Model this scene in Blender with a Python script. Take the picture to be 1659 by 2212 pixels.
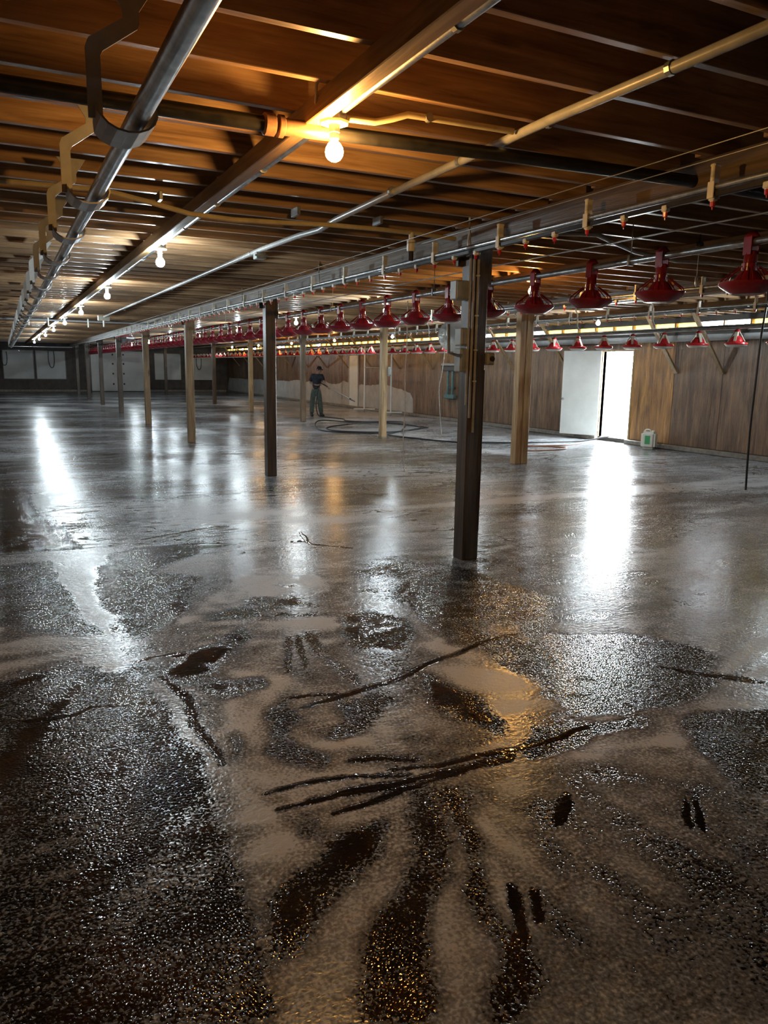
import bpy, bmesh, math, random
import numpy as np
from mathutils import Vector, Matrix, Euler

for _o in list(bpy.data.objects): bpy.data.objects.remove(_o)
SC = bpy.context.scene
COL = SC.collection
rnd = random.Random(7)
R = math.radians

# ------------------------------------------------------------------ camera
# metres; x across the barn (to the right), y down its length, z up; the viewer stands at x = y = 0
_yaw, _pitch, _roll = R(26.36), R(10.69), R(0.9)
_f = Vector((math.sin(_yaw)*math.cos(_pitch), math.cos(_yaw)*math.cos(_pitch), -math.sin(_pitch)))
_r = Vector((math.cos(_yaw), -math.sin(_yaw), 0))
_u = _r.cross(_f)
_r2 = _r*math.cos(_roll) + _u*math.sin(_roll)
_u2 = _u*math.cos(_roll) - _r*math.sin(_roll)
cd = bpy.data.cameras.new('camera')
cd.sensor_fit = 'HORIZONTAL'; cd.sensor_width = 36.0; cd.lens = 36.0*1643.0/1659.0
cd.clip_start = 0.05; cd.clip_end = 400
cam = bpy.data.objects.new('camera', cd); COL.objects.link(cam)
_m = Matrix((_r2, _u2, -_f)).transposed().to_4x4()
_m.translation = (0, 0, 1.6)
cam.matrix_world = _m
SC.camera = cam

# ------------------------------------------------------------------ world and exposure
BULB_WHITE = 60.0      # watts
BULB_WARM = 46.0
SKY = 60.0
SC.view_settings.view_transform = 'Standard'
SC.view_settings.look = 'None'
SC.view_settings.gamma = 1.0
SC.view_settings.use_curve_mapping = False
SC.view_settings.exposure = 0.0
SC.cycles.adaptive_threshold = .04; SC.cycles.max_bounces = 6; SC.cycles.diffuse_bounces = 3; SC.cycles.glossy_bounces = 3; SC.cycles.transmission_bounces = 4
wd = bpy.data.worlds.new('sky'); SC.world = wd; wd.use_nodes = True
wb = wd.node_tree.nodes['Background']
wb.inputs['Color'].default_value = (0.86, 0.95, 1.0, 1); wb.inputs['Strength'].default_value = SKY

# ------------------------------------------------------------------ materials
MAT = {}
class NT:
    def __init__(s, name):
        m = bpy.data.materials.new(name); m.use_nodes = True
        s.m = m; s.t = m.node_tree; s.t.nodes.clear()
        s.out = s.n('ShaderNodeOutputMaterial'); s.b = s.n('ShaderNodeBsdfPrincipled')
        s.l(s.b, 'BSDF', s.out, 'Surface'); MAT[name] = m
    def n(s, typ, **kw):
        x = s.t.nodes.new(typ)
        for k, v in kw.items():
            if k in x.inputs: x.inputs[k].default_value = v
            else: setattr(x, k, v)
        return x
    def l(s, a, ao, b, bi): s.t.links.new(a.outputs[ao], b.inputs[bi]); return b
    def coord(s, scale=(1, 1, 1), kind='Object', loc=(0, 0, 0), rot=(0, 0, 0)):
        tc = s.n('ShaderNodeTexCoord'); mp = s.n('ShaderNodeMapping')
        mp.inputs['Scale'].default_value = scale; mp.inputs['Location'].default_value = loc; mp.inputs['Rotation'].default_value = rot
        s.l(tc, kind, mp, 'Vector'); return mp
    def noise(s, vec, scale=5, detail=4, rough=.55, dist=0.0, dim=None):
        x = s.n('ShaderNodeTexNoise')
        if dim: x.noise_dimensions = dim
        x.inputs['Scale'].default_value = scale; x.inputs['Detail'].default_value = detail
        x.inputs['Roughness'].default_value = rough; x.inputs['Distortion'].default_value = dist
        s.l(vec, 'Vector', x, 'Vector'); return x
    def ramp(s, src, so, stops, interp='LINEAR'):
        x = s.n('ShaderNodeValToRGB'); cr = x.color_ramp; cr.interpolation = interp
        while len(cr.elements) < len(stops): cr.elements.new(.5)
        for e, (p, c) in zip(cr.elements, stops):
            e.position = p; e.color = c if len(c) == 4 else (*c, 1)
        s.l(src, so, x, 'Fac'); return x
    def mix(s, fac, a, b, blend='MIX'):
        x = s.n('ShaderNodeMix', data_type='RGBA', blend_type=blend)
        for sock, v in ((x.inputs[0], fac), (x.inputs[6], a), (x.inputs[7], b)):
            if isinstance(v, tuple) and isinstance(v[0], bpy.types.Node): s.t.links.new(v[0].outputs[v[1]], sock)
            elif isinstance(v, tuple): sock.default_value = v if len(v) == 4 else (*v, 1)
            else: sock.default_value = v
        return x
    def math(s, op, a, b=None, c=None, clamp=False):
        x = s.n('ShaderNodeMath', operation=op, use_clamp=clamp)
        for i, v in enumerate((a, b, c)):
            if v is None: continue
            if isinstance(v, tuple): s.t.links.new(v[0].outputs[v[1]], x.inputs[i])
            else: x.inputs[i].default_value = v
        return x
    def bump(s, src, so, strength=.3, dist=.01, normal=None):
        x = s.n('ShaderNodeBump'); x.inputs['Strength'].default_value = strength; x.inputs['Distance'].default_value = dist
        s.l(src, so, x, 'Height')
        if normal: s.l(normal, 'Normal', x, 'Normal')
        return x

def simple(name, col, rough=.5, metal=0.0, var=.12, scale=14, bump=0.0, spec=.5):
    t = NT(name); v = t.coord(); n = t.noise(v, scale, 4)
    d = tuple(max(0, c*(1-var*1.6)) for c in col); li = tuple(min(1, c*(1+var)) for c in col)
    r = t.ramp(n, 'Fac', [(.3, d), (.7, li)]); t.l(r, 'Color', t.b, 'Base Color')
    t.b.inputs['Roughness'].default_value = rough; t.b.inputs['Metallic'].default_value = metal
    t.b.inputs['Specular IOR Level'].default_value = spec
    if bump:
        bn = t.noise(v, scale*4, 3); bb = t.bump(bn, 'Fac', bump, .004); t.l(bb, 'Normal', t.b, 'Normal')
    return t.m

def emit(name, col, strength):
    t = NT(name); t.b.inputs['Base Color'].default_value = (*col, 1)
    t.b.inputs['Emission Color'].default_value = (*col, 1); t.b.inputs['Emission Strength'].default_value = strength
    return t.m

def wood(name, dark, mid, light, axis='X', rough=.45, per_object=True, stain=.5, knots=True, coat=0.0):
    """grain runs along the given object axis"""
    t = NT(name)
    sc = {'X': (.5, 9, 9), 'Y': (9, .5, 9), 'Z': (9, 9, .5)}[axis]
    sk = {'X': (1.1, 5, 5), 'Y': (5, 1.1, 5), 'Z': (5, 5, 1.1)}[axis]
    tc = t.n('ShaderNodeTexCoord'); oi = t.n('ShaderNodeObjectInfo')
    off = t.n('ShaderNodeVectorMath', operation='SCALE'); cx = t.n('ShaderNodeCombineXYZ')
    for k in 'XYZ': t.l(oi, 'Random', cx, k)
    t.l(cx, 'Vector', off, 0); off.inputs['Scale'].default_value = 37.0 if per_object else 0.0
    add = t.n('ShaderNodeVectorMath', operation='ADD'); t.l(tc, 'Object', add, 0); t.l(off, 'Vector', add, 1)
    mp = t.n('ShaderNodeMapping'); mp.inputs['Scale'].default_value = sc; t.l(add, 'Vector', mp, 'Vector')
    n1 = t.noise(mp, 3.0, 4, .62, .8)
    r1 = t.ramp(n1, 'Fac', [(.30, dark), (.5, mid), (.72, light)])
    n2 = t.noise(add, .9, 3, .5); t.t.links.new(add.outputs['Vector'], n2.inputs['Vector'])
    st = t.ramp(n2, 'Fac', [(.35, (.45, .42, .4)), (.62, (1, 1, 1))])
    mx = t.mix(stain, (r1, 'Color'), (st, 'Color'), 'MULTIPLY')
    last = mx
    if knots:
        mk = t.n('ShaderNodeMapping'); mk.inputs['Scale'].default_value = sk; t.l(add, 'Vector', mk, 'Vector')
        vo = t.n('ShaderNodeTexVoronoi'); vo.inputs['Scale'].default_value = 1.0; t.l(mk, 'Vector', vo, 'Vector')
        kr = t.ramp(vo, 'Distance', [(.05, (1, 1, 1)), (.13, (0, 0, 0))])
        last = t.mix((kr, 'Color'), (mx, 2), tuple(c*.35 for c in dark))
    hv = t.n('ShaderNodeHueSaturation'); vv = t.math('MULTIPLY_ADD', (oi, 'Random'), .45, .78)
    t.t.links.new(vv.outputs[0], hv.inputs['Value']); t.t.links.new(last.outputs[2], hv.inputs['Color'])
    t.l(hv, 'Color', t.b, 'Base Color')
    t.b.inputs['Roughness'].default_value = rough
    t.b.inputs['Coat Weight'].default_value = coat; t.b.inputs['Coat Roughness'].default_value = .22
    bb = t.bump(n1, 'Fac', .35, .006); t.l(bb, 'Normal', t.b, 'Normal')
    return t.m

wood('joist_wood', (.20, .105, .046), (.40, .235, .115), (.57, .37, .20), 'X', .42, stain=.55, coat=.25)
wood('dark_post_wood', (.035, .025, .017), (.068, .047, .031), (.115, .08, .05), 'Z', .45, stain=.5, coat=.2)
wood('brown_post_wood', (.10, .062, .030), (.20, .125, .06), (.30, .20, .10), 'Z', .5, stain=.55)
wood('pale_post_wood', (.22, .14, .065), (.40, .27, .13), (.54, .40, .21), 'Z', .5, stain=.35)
wood('beam_wood', (.05, .036, .024), (.10, .07, .044), (.155, .11, .07), 'Y', .38, stain=.5, coat=.4)
wood('strip_wood', (.26, .15, .06), (.46, .28, .12), (.60, .40, .19), 'Y', .45, stain=.3)
wood('brace_wood', (.20, .12, .055), (.36, .23, .11), (.48, .33, .17), 'Z', .5, stain=.3)
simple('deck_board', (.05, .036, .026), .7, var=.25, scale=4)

def plywood(name, cols=((.08, .046, .028), (.20, .115, .062), (.31, .18, .095), (.38, .25, .15))):
    t = NT(name)
    oi = t.n('ShaderNodeObjectInfo'); tc = t.n('ShaderNodeTexCoord')
    cx = t.n('ShaderNodeCombineXYZ')
    for k in 'XYZ': t.l(oi, 'Random', cx, k)
    off = t.n('ShaderNodeVectorMath', operation='SCALE'); t.l(cx, 'Vector', off, 0); off.inputs['Scale'].default_value = 23.0
    add = t.n('ShaderNodeVectorMath', operation='ADD'); t.l(tc, 'Object', add, 0); t.l(off, 'Vector', add, 1)
    mp = t.n('ShaderNodeMapping'); mp.inputs['Scale'].default_value = (5, 5, .35); t.l(add, 'Vector', mp, 'Vector')
    n1 = t.noise(mp, 2.2, 6, .65, 1.4)
    r1 = t.ramp(n1, 'Fac', list(zip((.28, .48, .64, .8), cols)))
    mp2 = t.n('ShaderNodeMapping'); mp2.inputs['Scale'].default_value = (3, 3, .5); t.l(add, 'Vector', mp2, 'Vector')
    n2 = t.noise(mp2, 1.6, 5, .6, .5)
    st = t.ramp(n2, 'Fac', [(.36, (.34, .33, .33)), (.6, (1, 1, 1))])
    mx = t.mix(.75, (r1, 'Color'), (st, 'Color'), 'MULTIPLY')
    t.t.links.new(mx.outputs[2], t.b.inputs['Base Color'])
    n3 = t.noise(mp, 9, 4, .6, .6)
    rr = t.ramp(n3, 'Fac', [(.35, (.22,)*3), (.7, (.5,)*3)]); t.l(rr, 'Color', t.b, 'Roughness')
    bb = t.bump(n3, 'Fac', .6, .012); t.l(bb, 'Normal', t.b, 'Normal')
plywood('wet_plywood')
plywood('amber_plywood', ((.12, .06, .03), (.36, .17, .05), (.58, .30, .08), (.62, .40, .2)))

simple('far_wall_board', (.075, .06, .048), .6, var=.3, scale=2.5)
simple('washed_board', (.46, .45, .42), .55, var=.12, scale=3, bump=.15)
simple('white_panel', (.66, .69, .68), .4, var=.08, scale=1.4)
simple('white_paint', (.78, .80, .76), .35, var=.05, scale=3)
simple('white_plastic', (.80, .79, .70), .35, var=.06)
simple('cream_plastic', (.80, .76, .62), .4, var=.08)
simple('yellowed_plastic', (.62, .52, .30), .4, var=.1)
simple('grey_plastic', (.40, .40, .385), .35, var=.12)
simple('box_grey', (.34, .37, .36), .4, var=.15)
simple('galvanised', (.52, .54, .55), .30, metal=.85, var=.2, scale=22, bump=.12)
simple('dull_metal', (.30, .31, .31), .38, metal=.6, var=.2)
simple('silver_pipe', (.80, .84, .86), .22, metal=.7, var=.06)
simple('black_plastic', (.018, .018, .017), .28, var=.3)
simple('black_rubber', (.02, .02, .022), .5, var=.3)
simple('blue_rubber', (.02, .035, .07), .35, var=.3)
simple('orange_rubber', (.32, .12, .06), .45, var=.2)
simple('red_plastic', (.30, .016, .028), .26, var=.18, scale=8)
simple('bright_red_plastic', (.62, .028, .036), .26, var=.15, scale=8)
simple('copper_pipe', (.45, .24, .13), .35, metal=.6, var=.25)
simple('teal_plastic', (.10, .20, .20), .35, var=.15)
simple('concrete_kerb', (.24, .21, .175), .45, var=.25, scale=9, bump=.3)
simple('outside_gravel', (.52, .50, .46), .9, var=.2, scale=12)
simple('skin', (.36, .21, .15), .5, var=.08)
simple('shirt_cloth', (.028, .032, .045), .8, var=.3, scale=9)
simple('trouser_cloth', (.085, .105, .085), .75, var=.25, scale=7)
simple('boot_rubber', (.015, .02, .02), .4, var=.2)
simple('cap_cloth', (.02, .021, .022), .8, var=.2)
simple('sticker_green', (.08, .42, .16), .4, var=.05)
simple('brass', (.6, .45, .2), .3, metal=.8, var=.1)
simple('wire_steel', (.42, .42, .40), .35, metal=.7, var=.1)
simple('rope_fibre', (.55, .53, .48), .8, var=.25, scale=60)
simple('curtain_sheet', (.42, .45, .46), .35, var=.15, scale=3)
t = NT('plastic_film'); t.b.inputs['Base Color'].default_value = (.75, .78, .76, 1); t.b.inputs['Roughness'].default_value = .2
t.b.inputs['Transmission Weight'].default_value = .35; v = t.coord(); n = t.noise(v, 9, 4); t.l(t.bump(n, 'Fac', .7, .03), 'Normal', t.b, 'Normal')
emit('bulb_white', (.80, .93, 1.0), 40.0).cycles.emission_sampling = 'NONE'
emit('bulb_warm', (1.0, .62, .22), 14.0).cycles.emission_sampling = 'NONE'
t = NT('vent_film'); _tr = t.n('ShaderNodeBsdfTranslucent'); _tr.inputs['Color'].default_value = (.55, .45, .20, 1); _mx = t.n('ShaderNodeMixShader'); _mx.inputs['Fac'].default_value = .7
t.b.inputs['Base Color'].default_value = (.6, .5, .25, 1); t.t.links.new(t.b.outputs['BSDF'], _mx.inputs[1]); t.t.links.new(_tr.outputs['BSDF'], _mx.inputs[2]); t.t.links.new(_mx.outputs[0], t.out.inputs['Surface'])

# ------------------------------------------------------------------ mesh helpers
class MB:
    def __init__(s): s.v = []; s.f = []
    def add(s, vs, fs):
        o = len(s.v); s.v += [tuple(x) for x in vs]; s.f += [tuple(i+o for i in q) for q in fs]; return s
    def box(s, x0, x1, y0, y1, z0, z1):
        return s.add([(x0,y0,z0),(x1,y0,z0),(x1,y1,z0),(x0,y1,z0),(x0,y0,z1),(x1,y0,z1),(x1,y1,z1),(x0,y1,z1)],
                     [(0,3,2,1),(4,5,6,7),(0,1,5,4),(1,2,6,5),(2,3,7,6),(3,0,4,7)])
    def bbox(s, x0, x1, y0, y1, z0, z1, b=.006):
        """box with chamfered long edges on all sides"""
        bm = bmesh.new(); bmesh.ops.create_cube(bm, size=1)
        for w in bm.verts: w.co = Vector(((x0+x1)/2 + w.co.x*(x1-x0), (y0+y1)/2 + w.co.y*(y1-y0), (z0+z1)/2 + w.co.z*(z1-z0)))
        bmesh.ops.bevel(bm, geom=bm.edges[:], offset=min(b, .45*min(x1-x0, y1-y0, z1-z0)), segments=1, affect='EDGES')
        bm.verts.index_update(); s.add([w.co for w in bm.verts], [[w.index for w in f.verts] for f in bm.faces]); bm.free(); return s
    def plank(s, a, b, w, t, up=(0, 0, 1)):
        """rectangular bar from a to b; w across, t along up"""
        a, b = Vector(a), Vector(b); d = (b-a).normalized(); u = Vector(up); sd = d.cross(u).normalized(); u = sd.cross(d).normalized()
        vs = []
        for p in (a, b):
            for i, j in ((-1,-1),(1,-1),(1,1),(-1,1)): vs.append(p + sd*(i*w/2) + u*(j*t/2))
        return s.add(vs, [(0,3,2,1),(4,5,6,7),(0,1,5,4),(1,2,6,5),(2,3,7,6),(3,0,4,7)])
    def tube(s, pts, r, n=8, cap=True):
        pts = [Vector(p) for p in pts]; k = len(pts); rs = r if isinstance(r, (list, tuple)) else [r]*k
        rings = []; prev = None
        for i, p in enumerate(pts):
            d = (pts[min(i+1, k-1)] - pts[max(i-1, 0)])
            d = d.normalized() if d.length > 1e-9 else Vector((0, 0, 1))
            if prev is None:
                ref = Vector((0, 0, 1)) if abs(d.z) < .9 else Vector((1, 0, 0)); a = d.cross(ref).normalized()
            else:
                a = (prev - d*prev.dot(d)); a = a.normalized() if a.length > 1e-6 else d.orthogonal().normalized()
            prev = a; b = d.cross(a)
            rings.append([p + (a*math.cos(2*math.pi*j/n) + b*math.sin(2*math.pi*j/n))*rs[i] for j in range(n)])
        vs = [q for rg in rings for q in rg]; fs = []
        for i in range(k-1):
            for j in range(n): fs.append((i*n+j, i*n+(j+1) % n, (i+1)*n+(j+1) % n, (i+1)*n+j))
        if cap: fs.append(tuple(range(n-1, -1, -1))); fs.append(tuple((k-1)*n+j for j in range(n)))
        return s.add(vs, fs)
    def lathe(s, prof, n=16, c=(0, 0, 0), axis='Z'):
        vs = []; fs = []
        for r, z in prof:
            for j in range(n):
                a = 2*math.pi*j/n; p = (r*math.cos(a), r*math.sin(a), z)
                if axis == 'Y': p = (p[0], p[2], p[1])
                if axis == 'X': p = (p[2], p[0], p[1])
                vs.append((c[0]+p[0], c[1]+p[1], c[2]+p[2]))
        for i in range(len(prof)-1):
            for j in range(n): fs.append((i*n+j, i*n+(j+1) % n, (i+1)*n+(j+1) % n, (i+1)*n+j))
        fs.append(tuple(range(n-1, -1, -1))); fs.append(tuple((len(prof)-1)*n+j for j in range(n)))
        return s.add(vs, fs)
    def sphere(s, c, r, n=12, m=8, sz=1.0):
        prof = [(max(1e-4, r*math.sin(math.pi*i/m)), -r*sz*math.cos(math.pi*i/m)) for i in range(m+1)]
        return s.lathe(prof, n, c)
    def mesh(s, name, mat, smooth=False):
        me = bpy.data.meshes.new(name); me.from_pydata(s.v, [], s.f); me.materials.append(MAT[mat] if isinstance(mat, str) else mat)
        bm = bmesh.new(); bm.from_mesh(me); bmesh.ops.recalc_face_normals(bm, faces=bm.faces); bm.to_mesh(me); bm.free()
        if smooth:
            me.polygons.foreach_set('use_smooth', [True]*len(me.polygons))
            try: me.set_sharp_from_angle(angle=R(40))
            except Exception: pass
        me.update(); return me
    def build(s, name, mat, parent=None, smooth=False, loc=None):
        return link(name, s.mesh(name, mat, smooth), parent, loc)

def link(name, data, parent=None, loc=None):
    o = bpy.data.objects.new(name, data); COL.objects.link(o)
    if parent: o.parent = parent
    if loc: o.location = loc
    return o
def tag(o, label, cat, group=None):
    o['label'] = label; o['category'] = cat
    if group: o['group'] = group
    return o
def struct(o, label=None):
    o['kind'] = 'structure'
    if label: o['label'] = label
    return o
def thing(name, label, cat, loc=(0, 0, 0), group=None, rz=0):
    o = link(name, None, None, loc); o.rotation_euler = (0, 0, rz); o.empty_display_size = .1
    return tag(o, label, cat, group)
def copy_tree(o, label=None, parent=None):
    c = o.copy(); COL.objects.link(c); c.parent = parent
    if label: c['label'] = label
    for ch in list(o.children):
        copy_tree(ch, None, c)
    return c
ORD = ['nearest','second','third','fourth','fifth','sixth','seventh','eighth','ninth','tenth','eleventh','twelfth','thirteenth','fourteenth','fifteenth','sixteenth','seventeenth','eighteenth','nineteenth','twentieth']

# ------------------------------------------------------------------ room dimensions
XL, XR, YN, YF = -1.25, 12.64, -5.0, 48.0
ZJ, ZD = 2.72, 2.96            # underside of joists, underside of deck
ROW1, ROW2 = 3.476, 7.97
POST_Y = [5.42 + 5.407*k for k in range(8)]

# ------------------------------------------------------------------ floor: wet concrete under streaked foam
FOAM_AREAS=[(0.40,[(70,667),(113,686),(156,692),(138,647),(95,599),(128,570),(104,522),(87,469),(61,449),(53,466),(51,533),(53,595)]),
(0.50,[(-13,660),(25,668),(35,576),(47,464),(12,475),(-13,469)]),
(0.18,[(-14,1111),(18,1078),(19,861),(47,776),(52,701),(-13,715)]),
(0.28,[(-12,408),(3,414),(32,415),(52,386),(55,349),(60,311),(60,278),(56,252),(54,226),(59,209),(56,190),(50,156),(-32,194),(-33,418)]),
(0.40,[(-21,278),(5,266),(19,248),(12,226),(2,213),(-19,221)]),
(0.18,[(62,385),(71,401),(90,419),(123,449),(116,425),(93,388),(79,380),(73,373)]),
(0.24,[(80,373),(111,369),(112,356),(91,350),(81,351)]),
(0.22,[(185,442),(210,442),(229,418),(219,397),(193,374),(178,380),(178,406)]),
(0.20,[(193,333),(197,328),(197,268),(190,266),(179,282),(180,304)]),
(0.20,[(138,317),(158,316),(145,300),(129,284),(116,286),(116,290),(130,299)]),
(0.34,[(97,324),(120,337),(98,299),(112,274),(106,265),(91,280),(88,294)]),
(0.20,[(76,313),(83,315),(77,290),(71,287)]),
(0.20,[(188,253),(206,259),(213,251),(234,251),(264,249),(260,242),(225,238),(201,236),(183,238)]),
(0.40,[(268,395),(295,355),(349,331),(359,284),(303,254),(274,250),(233,260),(234,285),(238,323),(235,355)]),
(0.46,[(276,546),(329,508),(339,408),(285,350),(245,351),(224,368),(234,421)]),
(0.26,[(276,238),(323,227),(321,193),(277,163),(244,179),(253,197),(265,223)]),
(0.74,[(183,229),(248,217),(245,168),(176,96),(136,115),(143,158),(156,193)]),
(0.12,[(133,235),(138,233),(132,213),(118,184),(107,175),(84,139),(67,148),(81,167),(96,182),(109,201),(122,221)]),
(0.12,[(142,231),(144,225),(138,201),(128,174),(120,154),(116,138),(109,128),(101,131),(110,147),(118,163),(126,185)]),
(0.12,[(95,221),(115,224),(111,217),(94,205),(82,189),(72,180),(58,177),(59,188),(69,199),(82,208)]),
(0.15,[(82,231),(94,230),(90,224),(81,224)]),
(0.95,[(77,286),(83,260),(76,233),(68,202),(59,188),(55,183),(56,205),(58,227),(65,261)])]
FOAM_STROKES=[(1.00,0.050,[(-13,701),(22,695),(65,692)]),
(1.00,0.070,[(25,668),(36,563),(45,465)]),
(0.00,0.022,[(-3,361),(18,356),(27,363),(53,354)]),
(0.00,0.030,[(63,386),(69,354),(68,312),(69,285)]),
(0.30,0.035,[(143,417),(124,363)]),
(0.30,0.030,[(149,417),(136,368)]),
(0.30,0.060,[(157,420),(151,377),(152,335)]),
(0.00,0.035,[(118,320),(142,324),(175,334),(213,349),(245,361),(272,365)]),
(0.00,0.020,[(117,333),(139,328)]),
(0.00,0.030,[(117,267),(130,263),(144,256)]),
(0.00,0.018,[(78,256),(93,258),(114,255),(135,247)]),
(0.00,0.035,[(79,244),(102,245),(126,243),(149,242),(177,240),(185,246)]),
(0.00,0.025,[(98,234),(113,235),(134,238),(156,239)]),
(0.00,0.028,[(130,254),(151,248),(179,246),(203,246),(229,248)]),
(0.00,0.030,[(167,194),(182,208)]),
(0.00,0.020,[(134,173),(128,162),(122,153)]),
(0.00,0.012,[(138,168),(134,162),(131,157)]),
(0.00,0.018,[(220,185),(209,173)]),
(0.00,0.018,[(224,183),(212,170)]),
(0.00,0.030,[(76,412),(81,414)]),
(0.00,0.020,[(53,411),(64,416),(81,417)]),
(0.00,0.030,[(252,693),(243,642),(271,611)]),
(0.00,0.025,[(106,719),(149,739),(184,751)]),
(0.00,0.040,[(316,288),(336,265),(351,249)]),
(0.90,0.030,[(242,450),(229,412),(226,385)])]
FANS=[(1.39,2.40,1.5,9,0.36),(1.56,4.39,1.6,8,0.35),(0.50,4.44,2.2,9,0.50),(1.91,2.40,1.6,8,0.40),(2.34,4.21,1.5,7,0.35),(3.03,2.54,1.8,8,0.40),(0.68,2.82,1.2,8,0.40)]

def floor_object():
    fine = .0165
    xs = np.concatenate([np.arange(-1.25, 4.6, fine), np.linspace(4.62, 12.7, 60)])
    ys = np.concatenate([np.linspace(-5, .55, 8), np.arange(.6, 8.2, fine), np.linspace(8.25, 48.05, 160)])
    X, Y = np.meshgrid(xs, ys)
    rs = np.random.RandomState(3)
    def vnoise(s, seed):
        r = np.random.RandomState(seed); g = r.rand(64, 64)
        u = X*s[0] + 100; w = Y*s[1] + 100; i = np.floor(u).astype(int); j = np.floor(w).astype(int)
        fu = u-i; fw = w-j; fu = fu*fu*(3-2*fu); fw = fw*fw*(3-2*fw); q = lambda a, b: g[a % 64, b % 64]
        return (q(i, j)*(1-fu)+q(i+1, j)*fu)*(1-fw) + (q(i, j+1)*(1-fu)+q(i+1, j+1)*fu)*fw
    # wobble makes the hand-swept edges uneven
    wx = (vnoise((4, 4), 11)-.5)*.10 + (vnoise((15, 15), 12)-.5)*.035
    wy = (vnoise((4, 4), 13)-.5)*.10 + (vnoise((15, 15), 14)-.5)*.035
    PX, PY = X+wx, Y+wy
    base = .90 + (vnoise((1.1, .8), 5)-.5)*.25 + (vnoise((3.5, 3), 6)-.5)*.12
    far = .86 + (vnoise((.55, 1.3), 7)-.5)*.55 + (vnoise((1.6, 4), 8)-.5)*.4
    k = np.clip((Y-6.2)/2.0 + np.clip((X-3.6)/2.5, 0, 1)*.6, 0, 1)
    lev = base*(1-k) + far*k
    def poly(pts):
        p = np.array(pts, float)/100; ins = np.zeros(X.shape, bool)
        x0, y0 = p.min(0)-.12; x1, y1 = p.max(0)+.12
        sel = (X > x0) & (X < x1) & (Y > y0) & (Y < y1)
        px, py = PX[sel], PY[sel]; c = np.zeros(px.shape, bool); n = len(p)
        for a in range(n):
            (ax, ay), (bx_, by_) = p[a], p[(a+1) % n]
            if ay == by_: continue
            c ^= ((ay > py) != (by_ > py)) & (px < (bx_-ax)*(py-ay)/(by_-ay)+ax)
        ins[sel] = c; return ins
    for lv, pts in FOAM_AREAS:
        ins = poly(pts)
        lev[ins] = lv + (vnoise((6, 6), int(lv*100)+20)[ins]-.5)*.12
    # fans of streaks swept out from the places where the jet hit
    for n_, (cx_, cy_, r_, fr, am) in enumerate(FANS):
        dx, dy = X-cx_, Y-cy_; rr = np.hypot(dx, dy); an = np.arctan2(dy, dx)
        g = np.random.RandomState(40+n_).rand(512); u = (an+math.pi)*fr; i0 = np.floor(u).astype(int); fu = u-i0; fu = fu*fu*(3-2*fu)
        st_ = g[i0 % 512]*(1-fu)+g[(i0+1) % 512]*fu
        lev += (st_-.5)*am*np.clip(rr/.25, 0, 1)*np.clip((r_-rr)/(.5*r_), 0, 1)
    # thin squiggles of bare wet concrete out in the middle distance
    for sx, sy, sd in ((4.2, 7.5, 60), (6.5, 12, 61)):
        rg = np.abs(vnoise((sx, sy), sd)+ (vnoise((sx*4, sy*4), sd+9)-.5)*.22 - .5); pm_ = np.clip((vnoise((.5, .8), sd+20)-.45)*4, 0, 1)
        lev -= .7*np.exp(-(rg/.05)**2)*pm_*np.clip((Y-3.2)/2, .0, 1)*(Y < 8.2)*(X < 4.6)
    a = lev.copy()
    for _ in range(6):
        b = a.copy(); b[1:-1, 1:-1] = (a[1:-1, 1:-1]*2 + a[:-2, 1:-1]+a[2:, 1:-1]+a[1:-1, :-2]+a[1:-1, 2:])/6; a = b
    lev = a
    for lv, hw, pts in FOAM_STROKES:
        p = np.array(pts, float)/100; d = np.full(X.shape, 9.0)
        x0, y0 = p.min(0)-.3; x1, y1 = p.max(0)+.3
        sel = (X > x0) & (X < x1) & (Y > y0) & (Y < y1)
        qx, qy = X[sel]+wx[sel]*.35, Y[sel]+wy[sel]*.35; dd = np.full(qx.shape, 9.0); un = np.zeros(qx.shape)
        for i in range(len(p)-1):
            ax, ay = p[i]; vx, vy = p[i+1]-p[i]; tt = np.clip(((qx-ax)*vx+(qy-ay)*vy)/(vx*vx+vy*vy+1e-9), 0, 1)
            dc = np.hypot(qx-ax-tt*vx, qy-ay-tt*vy); un = np.where(dc < dd, (i+tt)/(len(p)-1), un); dd = np.minimum(dd, dc)
        hw = hw*.62*(.6+.8*vnoise((5, 5), 77)[sel])*np.clip(np.minimum(un, 1-un)*5+.3, .3, 1); hw = np.maximum(hw, .0125); wgt = np.clip((hw*1.6-dd)/(hw*1.0), 0, 1); wgt = wgt*wgt*(3-2*wgt)
        tgt = -.25 if lv == 0 else lv*.97
        lev[sel] = lev[sel]*(1-wgt) + tgt*wgt
    ny, nx = X.shape
    co = np.zeros((nx*ny, 3), np.float32); co[:, 0] = X.ravel(); co[:, 1] = Y.ravel()
    ii = (np.arange(ny-1)[:, None]*nx + np.arange(nx-1)[None, :]).ravel()
    quads = np.stack([ii, ii+1, ii+1+nx, ii+nx], 1).astype(np.int32)
    me = bpy.data.meshes.new('floor'); nq = len(quads)
    me.vertices.add(nx*ny); me.vertices.foreach_set('co', co.ravel())
    me.loops.add(nq*4); me.loops.foreach_set('vertex_index', quads.ravel())
    me.polygons.add(nq); me.polygons.foreach_set('loop_start', np.arange(0, nq*4, 4, dtype=np.int32))
    at = me.attributes.new('foam', 'FLOAT', 'POINT'); at.data.foreach_set('value', lev.ravel().astype(np.float32))
    me.update(); me.validate()
    me.materials.append(floor_material())
    return struct(link('floor', me), 'wet concrete floor streaked with grey soap foam')

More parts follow.
